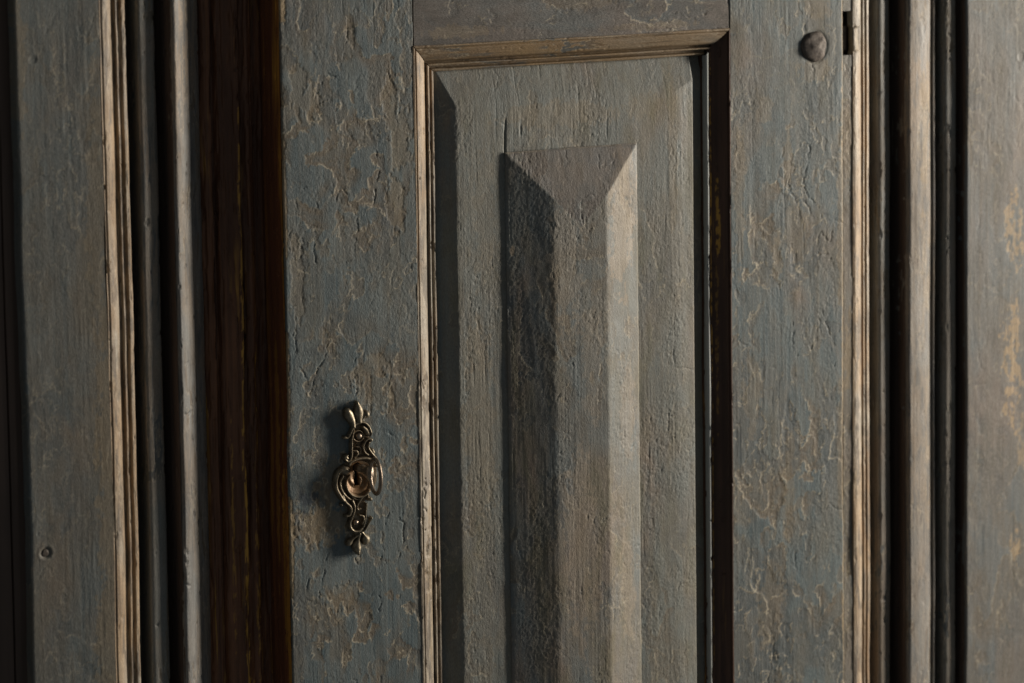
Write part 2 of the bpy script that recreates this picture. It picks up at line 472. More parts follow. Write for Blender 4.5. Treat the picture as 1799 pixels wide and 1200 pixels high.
mould_l = sweep('ovolo_moulding', [(-298.4, 3.0), (-298.4, 0.0, 0.2), (-297.2, 0.9, 0.3), (-296.4, 0.2, 0.4), (-292.5, 1.6, 2.0), (-288.8, 5.6, 2.0), (-287.0, 10.6, 0.3),
                                   (-284.9, 11.6, 0.2), (-284.2, 8.6, 0.3), (-283.0, 9.0, 0.3), (-282.4, 13.4, 0.2), (-280.2, 13.6, 0.3),
                                   (-279.4, 10.8, 0.4), (-277.2, 11.4, 0.5), (-275.6, 14.5, 0.5), (-275.0, 32.0)], ZLO, ZHI, LD, M_cream, post, moulding_relief,
                ds=0.5, dl=1.0, seed=120, rounds=0.4, wob=0.6, pars=dict(amt=0.6))
mould_l['label'] = 'narrow worn cream moulding with fine fillets'
bead = sweep('bead_moulding', [(-280, 32.0), (-269.0, 31.5, 0.5), (-268.4, 12.9, 1.0), (-266.8, 11.9, 1), (-261.0, 12.7, 2), (-256.6, 14.6, 1.5), (-254.6, 17.4, 0.6), (-254.0, 31.0), (-250.0, 31.5)], ZLO, ZHI, LD, M_mould, post, moulding_relief,
             ds=0.7, dl=1.0, seed=130, wob=0.35)
cove = sweep('cove_moulding', [(-247.2, 24.0), (-247.2, 9.6, 0.4), (-246.4, 7.6, 0.8), (-244.6, 6.9, 1.0), (-240.8, 9.0, 2), (-236.8, 12.8, 3), (-232.0, 17.4, 3), (-227.0, 22.4, 3), (-222.0, 27.0, 3), (-217.0, 36.0)], ZLO, ZHI, LD, M_light, post, moulding_relief,
             ds=0.6, dl=0.9, seed=140, wob=0.45)
sweep('groove_shade_strip', [(-251.2, 31), (-249.0, 22), (-247.9, 12, 1), (-247.4, 9.0, 0.4), (-247.0, 8.2)], ZLO, ZHI, LD, M_inside, post, moulding_relief, ds=0.8, dl=1.5, seed=252, wob=0.45)  # added dark strip, shade of the cove's left wall put into its colour
cove['label'] = 'pale half round moulding running into the dark recess'

def ex_rebate(A, D, Z, disp, lost, tan):
    tan = blob(A, Z, 43, [(-192.5, -140, 1.8, 170, 0.9), (-191, -260, 3, 60, 0.9), (-192, 60, 1.2, 120, 0.6), (-184, -150, 1.5, 60, 0.5), (-201, -120, 1.2, 70, 0.5)])
    tan = tan * sst(fbm(A / 0.9, Z / 9, 3, 92), -0.2, 0.1)
    disp = disp - 0.9 * sst(fbm(A / 1.6, Z / 34, 3, 93), 0.12, 0.3) + 0.5 * fbm(A / 3.0, Z / 12, 3, 94)
    return disp, lost, tan
sweep('rebate_moulding', [(-219, 37), (-214, 32.5, 1.5), (-209.5, 33.0, 0.6), (-208.5, 37.5, 0.3), (-206.5, 37.5, 0.3), (-205.6, 33.5, 1.2), (-202.5, 31.6, 1), (-198.0, 30.6, 2), (-195.4, 28.6, 1.0), (-191.5, 27.8, 0.8), (-190.4, 33, 0.3), (-189.4, 33, 0.3), (-184.5, 29.0, 2.0), (-181.0, 31, 1), (-179, 38, 0.4), (-165, 37)],
      ZLO, ZHI, LD, M_wood, post, moulding_relief, ds=0.7, dl=1.0, seed=150, extra=ex_rebate, wob=0.4)

# right side ---------------------------------------------------------
def ex_strip(A, D, Z, disp, lost, tan):
    return disp, lost, 0.5 * blob(A, Z, 44, [(288, -40, 4, 30, 0.9), (287, 120, 4, 30, 0.7)])
for (a, b, sd) in ((ZLO, 187.0, 160), (220.0, ZHI, 161)):
    sweep('filler_strip', [(282.9, 30), (282.9, 3.2, 0.5), (291.6, 3.0, 0.3), (291.7, 9)], a, b, RD, M_mould, frame, paint_relief, ds=0.8, dl=0.9, seed=sd, extra=ex_strip, wob=0.1)

def ex_ovolo(A, D, Z, disp, lost, tan):
    ragged = 0.5 * vnoise(Z / 2.3, A / 2.0, 3)
    m = sst(Z + ragged, 189.6, 190.2) * (1 - sst(Z + ragged, 207.6, 208.2)) * (1 - sst(A, 299.0, 300.0))
    lip = (np.exp(-((Z + ragged - 189.2) / 0.5) ** 2) + np.exp(-((Z + ragged - 208.6) / 0.5) ** 2)) * (1 - sst(A, 300.0, 302.0))
    return disp - 0.9 * m + 0.35 * lip, lost * (1 - m), np.maximum(0.55 * m, 0.4 * lip)
post2 = sweep('post_board', [(395.2, 30), (395.2, -0.6, 1.8), (560, -0.6), (560, 30)], ZLO, ZHI, RD, M_board2, frame, paint_relief, ds=0.9, dl=0.9, seed=200, wob=0.6,
              extra=lambda A, D, Z, d, l, t: (dents(A, Z, d, [(447, 178, 4, 0.5)]), l,
                                            0.7 * sst(fbm(A / 2.6, Z / 5.5, 3, 91, 0.65), -0.12, 0.02) * blob(A, Z, 45, [(442, 45, 9, 30, 0.8), (439, -62, 10, 50, 0.9), (443, -205, 6, 14, 0.8), (449, -120, 5, 24, 0.5)])),
              pars=dict(flake=0.5, pit=0.5, grain=0.8))
post2['label'] = 'flat grey board with tan worn patches right of the door'
mr = sweep('ovolo_moulding', [(291.7, 10), (291.7, 2.4, 0.3), (294.0, 2.2, 0.6), (298.6, 3.4, 3), (301.6, 5.6, 1.5), (302.8, 9.6, 0.2), (303.9, 9.6, 0.2), (304.5, 7.0, 0.3), (305.9, 7.5, 0.3), (306.6, 10.8, 0.2), (308.2, 10.8, 0.2), (308.8, 8.6, 0.4), (311.2, 9.4, 0.5), (313.4, 13.0, 0.4), (314.6, 30)],
           ZLO, ZHI, RD, M_cream, post2, moulding_relief, ds=0.5, dl=0.9, seed=210, rounds=0.4, wob=0.35, extra=ex_ovolo, pars=dict(amt=0.45))
mr['label'] = 'narrow worn cream moulding with a broken notch near its top'
sweep('bead_moulding', [(312, 28), (319.8, 27.5, 0.5), (321.2, 12.4, 1.2), (323.4, 11.0, 1.5), (328.0, 11.8, 3), (334.0, 15.0, 2), (336.6, 18.0, 1), (337.4, 29, 0.5), (344, 29.5)], ZLO, ZHI, RD, M_mould, post2, moulding_relief, ds=0.7, dl=1.0, seed=220, wob=0.3)
tor = sweep('torus_moulding', [(343.4, 24), (343.6, 8.5, 0.6), (344.4, 5.0, 0.8), (346.0, 4.2, 0.8), (352.0, 4.6, 3), (360.0, 5.9, 5), (366.6, 7.8, 2), (369.0, 10.8, 0.3), (370.0, 10.8, 0.2), (370.6, 8.6, 0.4), (372.4, 9.0, 0.5), (373.2, 28)], ZLO, ZHI, RD, M_light, post2, moulding_relief,
            ds=0.6, dl=0.8, seed=230, wob=0.45, pars=dict(amt=0.3),
            extra=lambda A, D, Z, d, l, t: (d, l, 0.55 * blob(A, Z, 46, [(360, 130, 6, 60, 0.8), (362, 20, 5, 50, 0.5), (364, -120, 4, 60, 0.5)])))
sweep('groove_shade_strip', [(342.9, 30), (342.7, 20), (342.9, 8.6, 0.5), (343.4, 7.2)], ZLO, ZHI, RD, M_inside, post2, moulding_relief, ds=0.8, dl=1.5, seed=250, wob=0.25)  # thin strip added so the torus's shaded left wall goes dark by colour
tor['label'] = 'broad pale rounded moulding'
sweep('groove_shade_strip', [(394.6, 30), (394.5, 15), (394.7, 2.2), (395.0, 1.4)], ZLO, ZHI, RD, M_inside, post2, moulding_relief, ds=0.8, dl=1.5, seed=251, wob=0.25)  # likewise added, painting shade onto the board's left face
sweep('fillet_moulding', [(370, 29), (377.4, 28.5, 0.5), (378.2, 6.2, 1.2), (380.6, 5.0, 2), (387.6, 5.4, 2), (390.2, 7.0, 0.8), (391.0, 22, 0.5), (395.0, 22)], ZLO, ZHI, RD, M_mould, post2, moulding_relief, ds=0.7, dl=1.0, seed=240, wob=0.3)

# ------------------------------------------------------------------ the door
door = bpy.data.objects.new('door', None)
C.objects.link(door)
door.empty_display_size = 0.05
door.parent = frame
door.location = Vector((0.055, 0.02, -0.40)) - Vector(frame.location)
door['label'] = 'panelled door with a raised faceted block and ornate lock plate'
DLO, DHI = -400.0, 318.0
XL, XLI = -172.1, -73.6       # left stile
XRI, XR = 182.2, 281.6        # right stile
ZT = 211.6                    # lower edge of the top rail
ML = 21.0                     # moulding width
KX, KZ = -122.6, -74.6        # keyhole centre

def ex_sl(A, D, Z, disp, lost, tan):
    ragged = fbm(A / 5, Z / 7, 4, 77)
    tan = 0.46 * blob(A, Z, 47, [(-92, 175, 6, 16, 0.7), (-150, 178, 8, 14, 0.6), (-88, 105, 8, 20, 0.8), (-120, 225, 4, 18, 0.5), (-135, -165, 14, 10, 0.5), (-160, 190, 6, 20, 0.6), (-146, -112, 20, 16, 1.0), (-140, -84, 12, 22, 0.7), (-150, -300, 20, 40, 0.6), (-85, 150, 9, 26, 0.6), (-163, 60, 5, 30, 0.5), (-108, -20, 16, 22, 0.55)])
    tan = np.maximum(tan, 0.9 * blob(A, Z, 48, [(-171, 245, 3.2, 12, 1), (-171.5, 120, 1.6, 60, 0.8), (-171.5, -20, 1.4, 40, 0.8), (-171, -130, 2.4, 40, 0.9)]))
    # two deeper paint losses that meet above and below the lock
    disp = disp - 0.20 * (tan > 0.2)
    ink = 0.75 * blob(A, Z, 57, [(-160, -92, 9, 6, 1.0), (-163, -104, 5, 5, 0.7), (-150, 8, 8, 5, 0.4), (-95, 95, 6, 12, 0.4)]) * sst(fbm(A / 1.2, Z / 5, 3, 3), -0.35, 0.15)
    return disp, lost, tan, ink

def keyhole(A, D, Z):
    x = A - KX; z = Z - KZ
    return ~((x * x + z * z < 3.4 ** 2) | ((np.abs(x) < 1.5 + 0.07 * np.maximum(-z, 0)) & (z < 0) & (z > -13.5)))

stl = sweep('stile', [(XL, 2.2), (XL, 0, 1.0), (XLI, 0, 0.5), (XLI, 14)], DLO, DHI, LD, M_stile, door, paint_relief, ds=0.6, dl=0.6, seed=300, extra=ex_sl, keepf=keyhole, wob=0.35,
            pars=dict(flake=1.05, pit=0.95, grain=0.7))
sweep('stile_edge', [(XL + 1.5, 44), (XL + 0.3, 30, 2), (XL + 0.6, 12, 2), (XL + 0.1, 2.0)], DLO, DHI, LD, M_edge, door, moulding_relief, ds=0.8, dl=1.0, seed=310, wob=0.35,
      extra=lambda A, D, Z, d, l, t: (d, l, blob(D * 2.0, Z, 56, [(10, -200, 8, 110, 0.8), (22, -120, 4, 90, 0.8), (6, 60, 4, 60, 0.5), (40, -60, 6, 80, 0.5)])))
stl['label'] = 'wide flaking stile that carries the lock plate'

def ex_sr(A, D, Z, disp, lost, tan):
    q = np.sqrt(((A - 255.6) / 12.4) ** 2 + ((Z - 195.2) / 12.8) ** 2)
    disp = disp - 0.5 * (1 - sst(q, 0.90, 1.05)) + 0.12 * np.exp(-((q - 1.28) / 0.12) ** 2) * (0.6 + fbm(A / 4, Z / 4, 2, 5))
    tan = 0.44 * blob(A, Z, 49, [(232, 110, 5, 22, 0.7), (222, 40, 5, 16, 0.8), (212, 150, 8, 10, 0.6), (258, 225, 14, 12, 0.6), (200, -60, 8, 30, 0.5), (232, -130, 6, 40, 0.6), (255, 178, 15, 9, 0.7), (279, 60, 3, 70, 0.8), (279, -120, 3, 60, 0.6), (190, 90, 5, 60, 0.6), (215, -220, 12, 30, 0.6), (240, 60, 10, 26, 0.5)])
    tan = np.maximum(tan, (0.75 + 0.25 * vnoise(Z / 8, A, 6)) * sst(A + 0.5 * vnoise(Z / 4, A, 2) + 0.5 * vnoise(Z / 30, A, 3), XR - 1.7, XR - 1.1) * (D < 2.5))  # lit right arris put into the colour as a tan line
    return disp, lost, tan
strr = sweep('stile', [(XRI, 14), (XRI, 0, 0.6), (XR, 0, 1.8), (XR, 44)], DLO, DHI, RD, M_stile, door, paint_relief, ds=0.65, dl=0.65, seed=340, extra=ex_sr, wob=0.25,
             pars=dict(flake=1.0, pit=1.0, grain=0.75))
strr['label'] = 'flaking stile with a round iron stud near its top'

def ex_rail(A, D, L, disp, lost, tan):
    return disp, lost, 0.4 * blob(L, A, 50, [(-40, 220, 30, 5, 0.7), (120, 217, 40, 3, 0.7), (60, 236, 30, 6, 0.5)])
rail = sweep('top_rail', [(DHI, 30), (DHI, 0.3, 0.5), (ZT, 0.3, 0.5), (ZT, 14)][::-1], XLI + 0.9, XRI - 0.7, (-80, 190), M_rail, door,
             lambda S, L, lc, sc, seed, **k: paint_relief(S, L, lc, sc, seed, horiz=False, **k), ds=0.65, dl=0.65, seed=380, axis='x', extra=ex_rail, wob=0.2, pars=dict(flake=0.8, pit=0.8, grain=2.4))

# inner mouldings, mitred at the corners
gap = 0.35
prof_l = [(-74.2, 4.0), (-74.0, -0.3, 0.2), (-72.6, -0.5, 0.4), (-71.9, 0.9, 0.2), (-71.0, 0.2, 0.4), (-66.8, 1.9, 3), (-63.2, 4.2, 1.5), (-62.0, 8.4, 0.3), (-61.0, 8.6, 0.2), (-60.4, 5.0, 0.3), (-59.2, 5.3, 0.3), (-58.7, 9.2, 0.2), (-57.3, 9.3, 0.2), (-56.7, 6.2, 0.3), (-55.3, 6.6, 0.3), (-54.4, 10.4, 0.3), (-53.6, 16.0)]
ml = sweep('panel_moulding', prof_l, DLO, ZT, LD, M_cream, door, moulding_relief, ds=0.4, dl=0.7, rounds=0.4, seed=400, wob=0.22,
           ends=lambda a: (np.full_like(a, DLO), ZT - (a - XLI) - gap),
           extra=lambda A, D, Z, d, l, t: (d - 0.8 * (np.exp(-((A + 68) / 2.2) ** 2) * sst(Z + 0.8 * vnoise(Z / 1.5, A / 1.5, 4), -146, -144.5) * (1 - sst(Z, -138, -137))
                                                       + np.exp(-((A + 68) / 2.2) ** 2) * sst(Z, -171, -170) * (1 - sst(Z, -157, -156))), l,
                                            0.5 * blob(A, Z, 51, [(-66, -170, 3, 60, 0.9), (-65, 60, 3, 40, 0.5)])))
ml['label'] = 'bright worn cream moulding along the left of the panel'
dz = lambda pts, sgn, x0: [((x0 + sgn * (p[0] - XLI)),) + tuple(p[1:]) for p in pts]
prof_r = [(163.6, 14), (164.1, 4.6, 0.3), (165.0, 3.6, 0.3), (166.2, 3.8, 0.3), (166.8, 8.4, 0.2), (168.2, 9.0, 0.3), (169.0, 7.2, 0.5), (170.4, 7.0, 0.5), (171.0, 8.4, 0.3), (174.5, 6.6, 3), (178.6, 3.4, 2), (180.4, 0.9, 0.3), (181.2, 1.2, 0.2), (181.6, -0.3, 0.3), (182.6, -0.2, 0.2), (182.8, 4)]
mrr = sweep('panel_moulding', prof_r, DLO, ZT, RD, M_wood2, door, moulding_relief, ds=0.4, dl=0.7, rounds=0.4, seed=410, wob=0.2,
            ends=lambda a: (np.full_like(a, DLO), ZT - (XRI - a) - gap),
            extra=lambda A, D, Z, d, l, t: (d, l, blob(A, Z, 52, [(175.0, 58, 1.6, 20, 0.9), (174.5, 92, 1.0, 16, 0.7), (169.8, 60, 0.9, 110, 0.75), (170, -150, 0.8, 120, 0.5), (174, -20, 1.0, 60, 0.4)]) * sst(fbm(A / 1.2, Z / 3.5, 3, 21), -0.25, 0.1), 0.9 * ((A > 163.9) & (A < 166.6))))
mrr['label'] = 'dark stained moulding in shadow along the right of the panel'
prof_t = [(ZT - (p[0] - XLI),) + tuple(p[1:]) for p in prof_l][::-1]
sweep('panel_moulding', prof_t, XLI, XRI, (-75, 184), M_ochre, door, moulding_relief, ds=0.4, dl=0.7, rounds=0.4, seed=420, wob=0.2, axis='x', pars=dict(amt=0.25),
      ends=lambda a: (XLI + (ZT - a) + gap, XRI - (ZT - a) - gap))['label'] = 'ochre worn moulding across the top of the panel'

# fielded panel
def grid_xy(x0, x1, dx, z0, z1, zd, dzz, snapx=(), snapz=()):
    xs = np.arange(x0, x1 + dx * 0.5, dx)
    for s_ in snapx: xs[np.argmin(abs(xs - s_))] = s_
    zs = axis_samples(z0, z1, zd[0], zd[1], dzz)
    for s_ in snapz: zs[np.argmin(abs(zs - s_))] = s_
    return xs, zs

xs, zs = grid_xy(-57.0, 171.0, 0.62, DLO, 195.0, (-320, 195), 0.62)
Xg, Zg = np.meshgrid(xs, zs)
disp, lost, rim = paint_relief(Xg, Zg, zs, xs, 500, flake=0.5, pit=1.4, grain=0.9, checks=0.8)
FX0, FX1, FZ1 = -40.6, 137.6, 168.8
bevel = np.maximum(np.maximum((FX0 - Xg) / 12.0 * 6.6, (Xg - FX1) / 14.0 * 1.7), (Zg - FZ1) / 22.0 * 6.0)
bevel = bevel + 5.5 * sst(Xg, 152.5, 156.0)
rnd = 0.5
depth = 2.5 + 0.5 * (bevel + np.sqrt(bevel ** 2 + rnd ** 2))
crk = np.exp(-((Xg + 2.0 - 0.6 * vnoise(Zg / 9, 0 * Zg, 9) - 0.02 * (Zg - 133)) / 0.55) ** 2) * sst(Zg, 128, 134) * (1 - sst(Zg, 146, 163))
crk2 = np.exp(-((Xg - 10.5 - 0.5 * vnoise(Zg / 7, 0 * Zg, 19)) / 0.5) ** 2) * sst(Zg, 143, 147) * (1 - sst(Zg, 150, 156))
disp = disp - 1.6 * crk - 0.5 * crk2
tanp = 0.35 * blob(Xg, Zg, 53, [(40, 158, 50, 9, 0.7), (110, 160, 18, 10, 0.6), (-25, -60, 12, 80, 0.7), (135, 120, 4, 60, 0.6), (-20, 90, 10, 50, 0.4)])
panel = link('panel', grid_mesh('panel', np.stack([Xg, depth - disp, Zg], -1), {'lost': lost, 'tan': tanp, 'rim': rim}), M_panel, door)

# raised faceted block on the panel
BX0, BX1, BZ1 = -2.4, 104.4, 133.4
RX0, RX1, RZ1 = 31.4, 72.8, 98.8
xs = np.concatenate([[BX0 - 0.10, BX0 - 0.05], np.linspace(BX0, BX1, 176), [BX1 + 0.05, BX1 + 0.10]])
zs = axis_samples(DLO, BZ1, -320, BZ1, 0.62)
zs = np.concatenate([zs, [BZ1 + 0.05, BZ1 + 0.10]])
Xg, Zg = np.meshgrid(xs, zs)
ex_ = 0.25 * vnoise(Zg / 6, 0 * Zg, 31) + 0.3 * vnoise(Zg / 22, 0 * Zg, 32)
f = np.minimum(np.minimum((Xg - BX0 + ex_) / (RX0 - BX0), (BX1 - Xg + ex_) / (BX1 - RX1)), (BZ1 - Zg + 0.3 * vnoise(Xg / 9, 0 * Zg, 33)) / (BZ1 - RZ1))
f = f + 0.010 * fbm(Xg / 5, Zg / 14, 3, 35)
h = np.clip(0.5 * ((f + 1) - np.sqrt((f - 1) ** 2 + 0.0008)), 0, 1)
disp, lost, rim = paint_relief(Xg, Zg, zs, xs, 540, flake=0.6, pit=1.4, grain=0.8)
edge = np.minimum(np.minimum(Xg - BX0, BX1 - Xg), BZ1 - Zg)
disp = disp * sst(edge, -0.5, 1.0)
# the edge is eased and nicked
ease = 0.7 * np.clip(1 - edge / 1.2, 0, 1) ** 2 * (0.7 + 0.6 * vnoise(Zg / 6, Xg / 6, 8))
wt = np.clip((Xg - RX0) / (RX1 - RX0), 0, 1)
depth = (0.8 + 0.9 * wt) - (8.3 + 2.3 * wt) * h - disp + ease
depth = np.where(edge < -0.07, 6.5, depth)
rim = np.maximum(rim, 0.7 * np.exp(-((BZ1 - Zg - 0.2) / 0.55) ** 2) * sst(vnoise(Xg / 6, 0 * Zg, 37), -0.7, -0.1))  # edge highlight put into colour along the worn top arris
rim = np.maximum(rim, 0.5 * np.exp(-((BX1 - Xg) / 0.6) ** 2) * sst(vnoise(Zg / 9, 0 * Zg, 38), -0.5, 0.3))  # fainter painted highlight down the right arris
tan_and_lit = 0.45 * blob(Xg, Zg, 54, [(50, 115, 36, 9, 0.5), (40, 60, 12, 60, 0.6), (50, -150, 14, 70, 0.7), (89, 80, 13, 55, 1.0), (92, -60, 8, 30, 0.6), (90, -190, 7, 40, 0.6), (60, -20, 8, 50, 0.5)])  # worn spots, plus paler ones that paint light onto the right facet
tan_and_lit = np.maximum(tan_and_lit, 0.9 * blob(Xg, Zg, 55, [(1.5, 64, 1.6, 4, 1.0)]))
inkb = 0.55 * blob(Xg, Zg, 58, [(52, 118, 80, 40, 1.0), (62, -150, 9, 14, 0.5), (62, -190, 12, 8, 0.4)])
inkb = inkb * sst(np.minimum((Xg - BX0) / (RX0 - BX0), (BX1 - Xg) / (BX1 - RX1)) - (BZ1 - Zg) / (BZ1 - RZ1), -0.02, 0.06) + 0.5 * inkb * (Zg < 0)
block = link('raised_block', grid_mesh('raised_block', np.stack([Xg, depth, Zg], -1), {'lost': lost, 'tan': tan_and_lit, 'rim': rim, 'ink': inkb}), M_block, door)
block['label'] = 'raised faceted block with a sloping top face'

# iron stud
def stud(name, cx, cz, r, hgt, base, mat, parent, seed, n=28, m=9, faceted=0.35):
    V = []; Fc = []
    for i in range(m + 1):
        t = i / m
        for j in range(n):
            a = 2 * math.pi * j / n
            rr = r * math.cos(t * math.pi / 2) * (1 + 0.05 * math.sin(3 * a + seed) + 0.03 * math.sin(7 * a))
            hh = hgt * math.sin(t * math.pi / 2) ** 0.9
            nn = float(vnoise(rr * math.cos(a) / 4.2, rr * math.sin(a) / 4.2, seed))
            hh += faceted * nn * (0.3 + t)
            V.append(((cx + rr * math.cos(a)) * 0.001, (base - hh) * 0.001, (cz + rr * math.sin(a)) * 0.001))
    for i in range(m):
        for j in range(n):
            Fc.append((i * n + j, i * n + (j + 1) % n, (i + 1) * n + (j + 1) % n, (i + 1) * n + j))
    # shank into the wood closes the underside
    V.append((cx * 0.001, (base + 3) * 0.001, cz * 0.001)); k = len(V) - 1
    for j in range(n): Fc.append((k, (j + 1) % n, j))
    return link(name, poly_mesh(name, V, Fc), mat, parent)
stud('iron_stud', 255.6, 195.2, 11.4, 4.4, 0.8, M_iron, door, 5, faceted=0.85)
stud('nail_head', -344.9, -105.0, 2.6, 0.7, 1.0, M_iron, post, 3, 14, 4, 0.15)

# hinge barrel sunk in the notch
def barrel(name, cx, cy, z0, z1, r, mat, parent, n=16):
    prof = [(z0, 0.2), (z0, r * 0.9), (z0 + 0.5, r * 1.06), (z0 + 1.3, r * 1.06), (z0 + 1.8, r * 0.94), (z1 - 1.8, r * 0.94), (z1 - 1.3, r * 1.06), (z1 - 0.5, r * 1.06), (z1, r * 0.9), (z1, 0.2)]
    V = [((cx + q * math.cos(2 * math.pi * j / n)) * 0.001, (cy + q * math.sin(2 * math.pi * j / n)) * 0.001, z * 0.001) for z, q in prof for j in range(n)]
    Fc = [(i * n + j, i * n + (j + 1) % n, (i + 1) * n + (j + 1) % n, (i + 1) * n + j) for i in range(len(prof) - 1) for j in range(n)]
    return link(name, poly_mesh(name, V, Fc), mat, parent)
barrel('hinge_barrel', 287.6, 9.5, 190.0, 208.6, 3.0, M_iron, post2)

# ------------------------------------------------------------------ lock plate: cast relief
def A2(ax, ay):
    x = -157.3 + (ax * 0.429 - ay * 0.0078) / 3.75 - 1.4
    z = -15.6 + (-ax * 0.046 - ay * 0.396) / 3.75 + 0.7
    return np.array((x, z))

def spline(pts, k=10):
    p = [np.array(q, float) for q in pts]
    if len(p) < 3:
        return [p[0] + (p[1] - p[0]) * t for t in np.linspace(0, 1, k)]
    p = [2 * p[0] - p[1]] + p + [2 * p[-1] - p[-2]]
    out = []
    for i in range(1, len(p) - 2):
        for t in np.linspace(0, 1, k, endpoint=False):
            out.append(0.5 * (2 * p[i] + (p[i + 1] - p[i - 1]) * t + (2 * p[i - 1] - 5 * p[i] + 4 * p[i + 1] - p[i + 2]) * t * t + (3 * p[i] - p[i - 1] - 3 * p[i + 1] + p[i + 2]) * t ** 3))
    out.append(p[-2])
    return out

UN = 0.110                                   # mm per drawing unit
ex0, ez0 = A2(120, 1130); ex1, ez1 = A2(540, 60)
gx = np.arange(ex0, ex1, 0.27); gz = np.arange(-148.0, -18.0, 0.27)
GX, GZ = np.meshgrid(gx, gz)
hgt = np.full(GX.shape, -1.0)

def stroke(pts, base, peak, flat=1.0):
    """pts: (ax, ay, r) in drawing units; round-topped ridge of that half width"""
    global hgt
    for (ax, ay, r) in spline(pts):
        c = A2(ax, ay); rr = max(r, 3) * UN * 0.93
        q = ((GX - c[0]) ** 2 + (GZ - c[1]) ** 2) / (rr * rr)
        hh = np.where(q < 1, base + peak * np.sqrt(np.clip(1 - q, 0, 1)) ** flat, -1.0)
        hgt = np.maximum(hgt, hh)

def inside_poly(pts):
    P = [A2(*p) for p in spline(pts + [pts[0]], 8)]
    ins = np.zeros(GX.shape, bool)
    for (x0, z0), (x1, z1) in zip(P, P[1:] + P[:1]):
        cond = (z0 > GZ) != (z1 > GZ)
        xi = (x1 - x0) * (GZ - z0) / ((z1 - z0) if abs(z1 - z0) > 1e-9 else 1e-9) + x0
        ins ^= cond & (GX < xi)
    return ins

body = inside_poly([(300, 255), (345, 232), (395, 255), (412, 315), (385, 400), (432, 462), (462, 545), (456, 640), (415, 700), (382, 770), (378, 860), (345, 945), (300, 945), (284, 870), (262, 770), (205, 715), (178, 630), (200, 540), (262, 495), (286, 420), (290, 320)])
hgt = np.where(body, 0.6, hgt)
# dished round the keyhole
kc = A2(338, 600)
kq = np.sqrt(((GX - kc[0]) / (98 * UN)) ** 2 + ((GZ - kc[1]) / (112 * UN)) ** 2)
hgt = np.where(body & (kq < 1), 1.0 + 2.2 * np.clip(kq, 0, 1) ** 2.5 + 0.45 * np.sin(kq * 14 + 2 * np.arctan2(GZ - kc[1], GX - kc[0])), hgt)
rust = np.where(body, 0.35, 0.12) * np.ones(GX.shape)
rust = np.maximum(rust, 1.0 - sst(kq, 0.9, 1.15))

S_ = stroke
# crest
S_([(338, 228, 18), (336, 180, 36), (332, 140, 28), (322, 98, 9)], 1.6, 3.4)
S_([(300, 262, 12), (290, 222, 26), (272, 185, 34), (262, 160, 24)], 1.6, 3.6)
S_([(335, 232, 7), (360, 205, 8), (380, 178, 24)], 1.6, 3.0)
S_([(385, 178, 25), (388, 184, 22)], 1.6, 3.4)
S_([(300, 262, 8), (320, 232, 9), (352, 216, 7)], 2.0, 2.4)
S_([(243, 332, 13), (262, 330, 8), (280, 300, 8), (300, 258, 8), (330, 236, 9), (365, 232, 9), (397, 256, 9), (414, 300, 9), (410, 320, 7)], 1.8, 2.8)
S_([(362, 262, 12), (385, 285, 20), (398, 312, 14)], 1.6, 2.6)
for a in range(0, 341, 20):
    pass
S_([(332 + 35 * math.cos(t), 322 + 36 * math.sin(t), 6) for t in np.linspace(0.4, 5.6, 14)], 1.8, 1.6)
# left rod and its curl
S_([(300, 280, 7), (288, 340, 7), (287, 410, 8), (284, 460, 9), (266, 486, 9), (246, 476, 9), (244, 456, 9), (258, 448, 9)], 1.8, 2.8)
S_([(252, 462, 14), (256, 466, 14)], 1.8, 3.0)
# fan and inner curls
for k in range(5):
    S_([(338, 352, 3.5), (306 + 14 * k, 398 + 4 * k, 4.5)], 1.4, 1.1)
S_([(318, 392, 6), (342, 396, 7), (348, 420, 7), (334, 440, 6)], 1.8, 2.0)
S_([(300, 418, 6), (322, 420, 7), (326, 444, 7), (308, 462, 6)], 1.8, 2.0)
# right scroll and edge
S_([(414, 350, 13), (416, 346, 12)], 1.8, 3.0)
S_([(416, 342, 8), (390, 342, 8), (368, 368, 8), (362, 400, 8), (374, 430, 8), (392, 444, 9)], 1.8, 2.8)
S_([(402, 362, 7), (396, 396, 8), (420, 436, 9), (450, 472, 10), (458, 500, 8)], 1.8, 2.8)
S_([(424, 412, 11), (432, 432, 14)], 1.4, 2.6)
S_([(378, 395, 8), (384, 412, 9)], 1.6, 2.0)
# rim over the keyhole
S_([(270, 512, 10), (286, 488, 11), (332, 470, 11), (388, 468, 11), (430, 484, 12), (450, 520, 10)], 2.0, 2.6)
# big C scroll on the left
S_([(242, 548, 36), (252, 552, 34)], 1.4, 4.2)
S_([(246, 545, 30), (205, 556, 18), (184, 606, 13), (186, 660, 13), (208, 706, 14), (232, 742, 12)], 1.6, 3.6)
S_([(228, 585, 10), (210, 622, 9), (220, 672, 10), (246, 712, 11), (276, 736, 9)], 1.6, 3.0)
S_([(272, 575, 10), (250, 612, 9), (252, 656, 9), (278, 700, 10), (322, 720, 10), (368, 712, 10), (398, 684, 13)], 2.0, 3.0)
S_([(290, 722, 7), (320, 738, 6), (350, 734, 6)], 1.8, 2.0)
